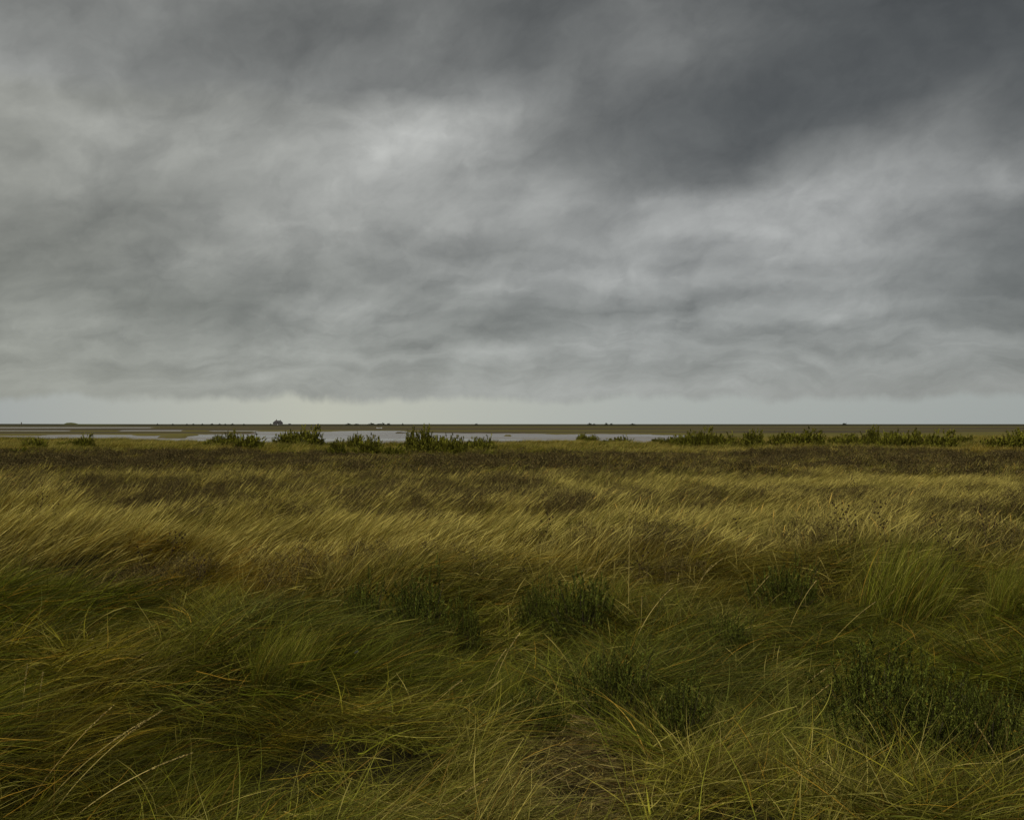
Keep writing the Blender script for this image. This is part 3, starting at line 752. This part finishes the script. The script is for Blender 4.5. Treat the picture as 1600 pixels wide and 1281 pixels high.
for k, (px, py, w, top) in enumerate(ROW):
    x, y = at(px, py, .05); hh = (py - top) / FPX * y * 1.12; r = w / FPX * y * .5
    loc = (x, y, gz(x, y) - .05); sc = (r * 1.3 * gg.uniform(.9, 1.2), r * 1.3, hh * 1.25 * gg.uniform(.8, 1.12))
    i = k % 5
    if k < 5: o = BU[i]; o.location = loc; o.scale = sc; o.rotation_euler = (0, 0, 0)
    else: o = copy_thing(BU[i], loc, gg.uniform(-.9, .9), sc)
    look = 'tall' if hh > 1.25 else ('low' if hh < .8 else 'broad' if w > 38 else 'small' if w < 22 else 'leafy')
    tag(o, special.get(k, '%s green bush, %s from the left in the row before the water' % (look, ordinal(k + 1))), 'bush', 'bushes in a row before the water')

# -- dead flowering plants standing above the grass: head px
def dead_plant(seed):
    g = np.random.default_rng(seed); e = empty('dead_flower_plant', (0, 0, 0))
    P = centre(np.zeros((1, 3)), np.array([g.uniform(-.4, .4)]), np.array([.05]), np.array([.3]), np.array([.9]), 7, 0, seed)
    nb = 8; f = np.linspace(3.0, 5.9, nb); a = f.astype(int); fr = (f - a)[:, None]; i0 = P[0, a] * (1 - fr) + P[0, np.minimum(a + 1, 6)] * fr
    B = centre(i0, np.arange(nb) * 2.4 + g.uniform(0, 1), g.uniform(.6, .9, nb), g.uniform(.1, .5, nb), g.uniform(.10, .24, nb), 4, 0, seed + 1)
    tuft_obj('stem', merge(ribbons(P, np.full((1, 7), .007), seed), ribbons(P, np.full((1, 7), .007), seed + 5), ribbons(B, np.full((nb, 4), .004), seed + 1)), M_DEAD, True, e)
    for tip in list(B[:, -1]) + [P[0, -1]]:
        dv = g.normal(0, 1, (26, 3)); dv /= np.linalg.norm(dv, axis=1, keepdims=True)
        tuft_obj('seed_head', beads(np.repeat(tip[None], 26, 0) - dv * .003, dv, np.full(26, .009), g.uniform(.016, .034, 26), g), M_DEAD, True, e)
    return e
DP = [dead_plant(900 + i) for i in range(3)]
DEADS = [(277, 828, 'dead brown flower plant standing alone above the pale grass on the left'), (262, 832, None), (58, 818, 'dead brown flower plant in rusty grass near the left border'), (128, 758, None), (1262, 826, None),
 (1288, 832, None), (1308, 842, None), (1330, 846, None), (1345, 833, None), (1362, 842, None), (1386, 848, None), (1474, 846, None), (1492, 852, None), (1543, 835, 'darkest dead flower plant, upright above pale grass near the right border'), (1552, 822, None),
 (1154, 818, 'small dead flower plant by itself in pale grass right of the centre'), (850, 832, 'dark spiky dead plant alone near the middle of the pale grass'), (992, 862, None), (788, 762, None), (800, 768, None), (1325, 748, None), (1337, 752, None),
 (1510, 770, None), (1495, 776, None), (96, 815, None), (322, 866, None), (238, 862, None)]
named = [(1308, 'cluster'),]
for k, (px, pt, lab) in enumerate(DEADS):
    hp = .62; y = (EYE - hp) * FPX / (pt - HOR); x = (px - 800) / FPX * y
    loc = (x, y, gz(x, y)); s_ = gg.uniform(.70, .80)
    if k < 3: o = DP[k]; o.location = loc; o.scale = (s_,) * 3
    else: o = copy_thing(DP[k % 3], loc, gg.uniform(0, 6), (s_,) * 3)
    zone = ('left of the field' if px < 500 else 'middle of the field' if px < 1200 else 'farthest pair, back right' if pt < 760 else
            'pair near the right border' if pt < 800 else 'cluster behind the big tussock' if px < 1450 else 'pair right of the big tussock')
    tag(o, lab or 'dead brown flower plant in the ' + zone, 'dead plant', 'dead flower plants, ' + zone)

# -- tall flowering grass stalks: base px, tip px
STALKS = [(982, 985, 985, 818), (1054, 930, 1060, 877), (1001, 1000, 1003, 940), (1066, 985, 1112, 880), (1045, 990, 1128, 877), (1130, 990, 1202, 893), (1230, 985, 1275, 905), (1290, 1000, 1366, 929),
 (448, 985, 477, 888), (470, 985, 546, 901), (488, 965, 533, 884), (1484, 1190, 1489, 1101), (1604, 1250, 1527, 1122), (1492, 1262, 1604, 1172), (58, 1270, 226, 1131), (72, 1276, 250, 1112),
 (95, 1278, 298, 1165), (40, 1268, 175, 1118), (96, 1092, 143, 1031), (148, 1100, 229, 1050), (28, 1190, 40, 1072), (50, 1180, 62, 1066), (742, 1090, 790, 985), (760, 1085, 812, 960), (655, 1135, 720, 1076),
 (990, 1010, 1050, 925), (870, 985, 925, 880), (905, 970, 960, 872), (1200, 1095, 1290, 1015), (1225, 1105, 1310, 1030), (640, 1260, 760, 1180), (820, 1215, 905, 1168), (1180, 1262, 1290, 1190), (355, 975, 395, 868), (25, 970, 52, 885)]
SL = {0: 'tallest straw stalk, standing bolt upright right of the centre', 11: 'pale kinked stalk standing up out of the dark shrubs', 12: 'long thin stalk crossing the dark shrubs, leaning to the left', 13: 'long thin stalk crossing the bottom right corner, leaning right',
      1: 'short upright straw stalk with a fat ear right of the tallest one', 7: 'arching pale stalk in front of the big green tussock'}
for k, (bx, by, tx, ty) in enumerate(STALKS):
    x, y = at(bx, by, .05); d = y; z = gz(x, y)
    dxm = (tx - bx) / FPX * d; dzm = (by - ty) / FPX * d * 1.08; dyy = gg.uniform(-.05, .08) * abs(dzm)
    arch = 0 if k in (0, 1, 2, 11, 12, 20, 21) else gg.uniform(.05, .16)
    n_ = 14; s_ = np.linspace(0, 1, n_)
    Ln = math.hypot(dxm, dzm)
    nx, nz = -dzm / Ln, dxm / Ln
    bow = arch * Ln * 4 * s_ * (1 - s_) * (1 if dxm > 0 else -1)
    C_ = np.stack([dxm * s_ ** 1.15 + nx * bow * .3, dyy * s_, dzm * (s_ * (1 + arch * 1.2) - arch * 1.2 * s_ ** 3) ], -1)
    e = empty('grass_stalk', (x, y, z)); c_ = 10
    P1 = C_[None, :c_ + 1]; P2 = C_[None, c_:]
    wst = np.linspace(.0050, .0036, c_ + 1)[None]
    tuft_obj('stem', merge(ribbons(P1, wst, k, val=np.array([.85])), ribbons(P1, wst, k + 500, val=np.array([.85]))), M_STALK, True, e)
    g = np.random.default_rng(k); ne = 100; fpos = np.sort(g.uniform(c_ - .6, n_ - 1.01, ne)); a = fpos.astype(int); fr = (fpos - a)[:, None]
    pt = C_[a] * (1 - fr) + C_[a + 1] * fr; T = C_[a + 1] - C_[a]; T /= np.linalg.norm(T, axis=1, keepdims=True)
    ax = T + g.normal(0, .16, T.shape); ax /= np.linalg.norm(ax, axis=1, keepdims=True)
    tuft_obj('seed_head', beads(pt, ax, np.full(ne, .0060), np.full(ne, .018), g, g.uniform(0, .5, ne), g.uniform(.4, 1, ne)), M_STALK, True, e)
    side = 'bottom left corner' if bx < 320 and by > 1100 else 'dark left part' if bx < 700 else 'middle' if bx < 1160 else 'right part'
    tag(e, SL.get(k, 'pale flowering grass stalk leaning in the wind, %s bunch' % side), 'grass stalk', 'tall flowering stalks, %s' % side)

# -- a single white flower low in the grass
x, y = at(557, 1019, .28); fl = empty('flower', (x, y, gz(x, y)))
zc = .28 - gz(x, y)
g = np.random.default_rng(3); P = np.array([[[.0, 0, 0], [.004, 0, zc * .5], [.0, 0, zc]]])
tuft_obj('stem', ribbons(P, np.full((1, 3), .003), 1), M_TUSS, True, fl)
M_WHITE = simple('white_petals', (.75, .75, .72), .6, 60, .1)
pv, pf = [], []
for c_ in range(3):
    ox, oz = (-.008, .0), (.010, .006); ox = (-.010, .010, .002)[c_]; oz = (0, .006, .016)[c_]
    for j in range(6):
        a = j * math.pi / 3; b = len(pv); r1, r2 = .003, .012
        for rr, da in ((r1, 0), (r2 * .7, -.35), (r2, 0), (r2 * .7, .35)):
            pv.append((ox + rr * math.cos(a + da), -.3 * rr * math.sin(a + da) - .004, zc + oz + rr * math.sin(a + da)))
        pf.append((b, b + 1, b + 2, b + 3))
mesh_obj('petals', pv, pf, M_WHITE, fl)
tag(fl, 'tiny white flower low in the dark grass left of the centre', 'flower')

# ------------------------------------------------------------------ far things
def box(cx, cy, z0, sx, sy, sz):
    v = [(cx + a * sx / 2, cy + b * sy / 2, z0 + c * sz) for c in (0, 1) for a, b in ((-1, -1), (1, -1), (1, 1), (-1, 1))]
    return v, [(0, 3, 2, 1), (4, 5, 6, 7), (0, 1, 5, 4), (1, 2, 6, 5), (2, 3, 7, 6), (3, 0, 4, 7)]
def join(*bs):
    V, F_ = [], []
    for v, f in bs:
        o = len(V); V += list(v); F_ += [tuple(i + o for i in q) for q in f]
    return V, F_
M_WALL = simple('weathered_boards', (.075, .068, .062), .9, 1.2); M_ROOF = simple('slate_roof', (.055, .05, .05), .7, 2.0)
M_FRAME = simple('pale_paint', (.45, .45, .43), .6, 3); M_GLASS = simple('dark_glass', (.03, .035, .04), .15, 3, .1, spec=.6); M_BRICK = simple('sooty_brick', (.10, .06, .05), .9, 6)
def part(name, geo, mat, parent): return mesh_obj(name, geo[0], geo[1], mat, parent)
D_ = 1500.0
hx = (434.2 - 800) / FPX * D_; hz = gz(hx, D_)
h = empty('house', (hx, D_, hz - .1), R(8), (1.08, 1.08, 1.08))
part('wall', box(0, 0, 0, 12.8, 8, 3.5), M_WALL, h)
ev, rg = 3.5, 6.6
rv = [(-6.8, -4.4, ev), (6.8, -4.4, ev), (6.8, 4.4, ev), (-6.8, 4.4, ev), (-3.6, 0, rg), (3.9, 0, rg), (-6.8, -4.4, ev - .2), (6.8, -4.4, ev - .2), (6.8, 4.4, ev - .2), (-6.8, 4.4, ev - .2)]
rf = part('roof', (rv, [(0, 1, 5, 4), (1, 2, 5), (2, 3, 4, 5), (3, 0, 4), (6, 7, 1, 0), (7, 8, 2, 1), (8, 9, 3, 2), (9, 6, 0, 3), (9, 8, 7, 6)]), M_ROOF, h)
part('chimney', join(box(-1.9, .2, 5.4, 1.0, .9, 2.6), box(-1.9, .2, 8.0, 1.2, 1.1, .2)), M_BRICK, rf)
part('chimney', join(box(3.4, .1, 5.4, .9, .9, 1.7), box(3.4, .1, 7.1, 1.1, 1.1, .2)), M_BRICK, rf)
dm = part('dormer', (lambda: ([(-.2, -4.0, 3.9), (2.0, -4.0, 3.9), (2.0, -4.0, 5.2), (-.2, -4.0, 5.2), (.9, -4.0, 6.1), (-.2, -1.2, 5.2), (2.0, -1.2, 5.2), (.9, -.6, 6.1)], [(0, 1, 2, 4, 3), (3, 4, 7, 5), (2, 6, 7, 4), (0, 3, 5), (1, 6, 2)]))(), M_WALL, h)
for wx_ in (-4.9, -2.4, 2.6, 5.0):
    w_ = part('window', join(box(wx_, -4.04, 1.2, 1.3, .06, .12), box(wx_, -4.04, 2.6, 1.3, .06, .12), box(wx_ - .6, -4.04, 1.32, .1, .06, 1.28), box(wx_ + .6, -4.04, 1.32, .1, .06, 1.28), box(wx_, -4.04, 1.32, .07, .06, 1.28)), M_FRAME, h)
    part('pane', box(wx_, -4.015, 1.3, 1.1, .02, 1.3), M_GLASS, w_)
w_ = part('window', join(box(.9, -4.04, 4.2, 1.1, .06, .1), box(.9, -4.04, 5.1, 1.1, .06, .1), box(.4, -4.04, 4.3, .1, .06, .8), box(1.4, -4.04, 4.3, .1, .06, .8)), M_FRAME, h)
part('pane', box(.9, -4.015, 4.28, .95, .02, .85), M_GLASS, w_)
d_ = part('door', box(.1, -4.05, 0, 1.1, .06, 2.2), M_FRAME, h); part('handle', box(.5, -4.11, 1.0, .05, .05, .2), M_BRICK, d_)
tag(h, 'dark lone house with steep hipped roof and chimneys on the horizon', 'house')
sx = (452.6 - 800) / FPX * D_; s_ = empty('shed', (sx, D_, gz(sx, D_) - .1))
part('wall', box(0, 0, 0, 3.6, 3, 1.7), M_WALL, s_)
part('roof', ([(-2, -1.7, 1.7), (2, -1.7, 1.7), (2, 1.7, 1.7), (-2, 1.7, 1.7), (-1.7, 0, 2.5), (1.7, 0, 2.5)], [(0, 1, 5, 4), (1, 2, 5), (2, 3, 4, 5), (3, 0, 4), (3, 2, 1, 0)]), M_ROOF, s_)
part('door', box(.2, -1.53, 0, .9, .05, 1.6), M_GLASS, s_)
tag(s_, 'small dark shed on the horizon just right of the house', 'shed')
# marker post far left
px_ = (33.5 - 800) / FPX * D_; g_ = empty('marker_post', (px_, D_, gz(px_, D_) - .1))
part('post', box(0, 0, 0, .8, .8, 3.4), M_STEM, g_); part('top_board', box(0, 0, 3.4, 1.5, .9, 1.0), M_STEM, g_)
tag(g_, 'small dark marker post on the horizon near the left border', 'post')
# small white boat hauled up on the marsh
bx_, by_ = at(592.5, 669.6, -.35); b_ = empty('boat', (bx_, by_, gz(bx_, by_)))
hv, hf = [], []
for i in range(9):
    t_ = i / 8; x_ = -1.5 + 3.0 * t_; wd = .55 * math.sin(math.pi * min(1, (t_ * .85 + .22))) ** .6 if t_ < 1 else .02
    zt = .50 + .14 * (2 * t_ - 1) ** 2
    for yy, z_ in ((-wd, zt), (-wd * .8, .18), (0, .02), (wd * .8, .18), (wd, zt)): hv.append((x_, yy, z_))
for i in range(8):
    for j in range(4): hf.append((i * 5 + j, i * 5 + j + 1, i * 5 + j + 6, i * 5 + j + 5))
hf.append((0, 1, 2, 3, 4))
M_HULL = simple('white_hull', (.8, .8, .77), .5, 2, .1)
hull = part('hull', (hv, hf), M_HULL, b_); sd_ = hull.modifiers.new('thick', 'SOLIDIFY'); sd_.thickness = .04
part('thwart', box(-.5, 0, .36, .25, .8, .04), M_STEM, b_); part('thwart', box(.5, 0, .36, .25, .85, .04), M_STEM, b_)
tag(b_, 'tiny white boat lying on the far marsh beyond the water', 'boat')
# scrub on the skyline: px, width px, height px
SKYB = [(544, 10, 1.6), (557, 8, 1.3), (580, 12, 2.0), (592, 8, 1.5), (598, 7, 2.3), (607, 6, 2.0), (629, 3, 1.8), (744, 5, 1.5), (497, 3, 1.3), (423, 2.5, 1.6), (921, 8, 1.9), (928, 4, 1.5),
 (947, 5, 2.3), (955, 4, 2.0), (988, 9, 1.2), (1319, 7, 2.3), (246, 3, 1.3), (270, 3, 1.4), (292, 3, 1.2), (302, 4, 1.4), (316, 4, 1.3), (331, 5, 1.5), (343, 5, 1.4), (352, 3, 1.3), (363, 5, 1.5), (381, 3, 1.2)]
SK = []
M_FARB = leafy('skyline_scrub', False, straw=(.07, .07, .025, 1), transl=.05, const=(.035, .042, .016), const_dry=.3)
for i in range(2):
    st_, lf_ = leafy_bush(140 + i, 70, 12, .10, .22, lean=.1, w=.03, slen=.3)
    e = empty('skyline_bush', (0, 0, 0)); tuft_obj('stems', st_, M_STEM, True, e); tuft_obj('foliage', lf_, M_FARB, True, e); SK.append(e)
for k, (px, w, hp) in enumerate(SKYB):
    y = 1600.0; x = (px - 800) / FPX * y; sc = (w * .55 * y / FPX, 2.5, (hp + 1.4) * y / FPX); loc = (x, y, gz(x, y) - .3)
    if k < 2: o = SK[k]; o.location = loc; o.scale = sc
    else: o = copy_thing(SK[k % 2], loc, 0, sc)
    lab = {15: 'dark bush alone on the skyline of the right half', 9: 'tiny dark bush on the skyline just left of the house', 7: 'tiny dark bush alone on the skyline before the middle', 8: 'tiny bush on the skyline right of the shed'}.get(k)
    zone = ('between dune and house' if px < 400 else 'right of the house' if px < 700 else 'right of the middle')
    tag(o, lab or 'dark bush on the skyline ' + zone, 'bush', 'skyline bushes, ' + zone)

# look-alikes of one bunch: say which one by its order in the bunch
from collections import defaultdict
byl = defaultdict(list)
for o in scene.objects:
    if o.parent is None and o.get('group') and o.get('label'): byl[o['label']].append(o)
for lab, os_ in byl.items():
    if len(os_) < 2: continue
    os_.sort(key=lambda o: o.location.x / o.location.y)
    for i, o in enumerate(os_): o['label'] = '%s, %s from the left' % (lab, ordinal(i + 1))
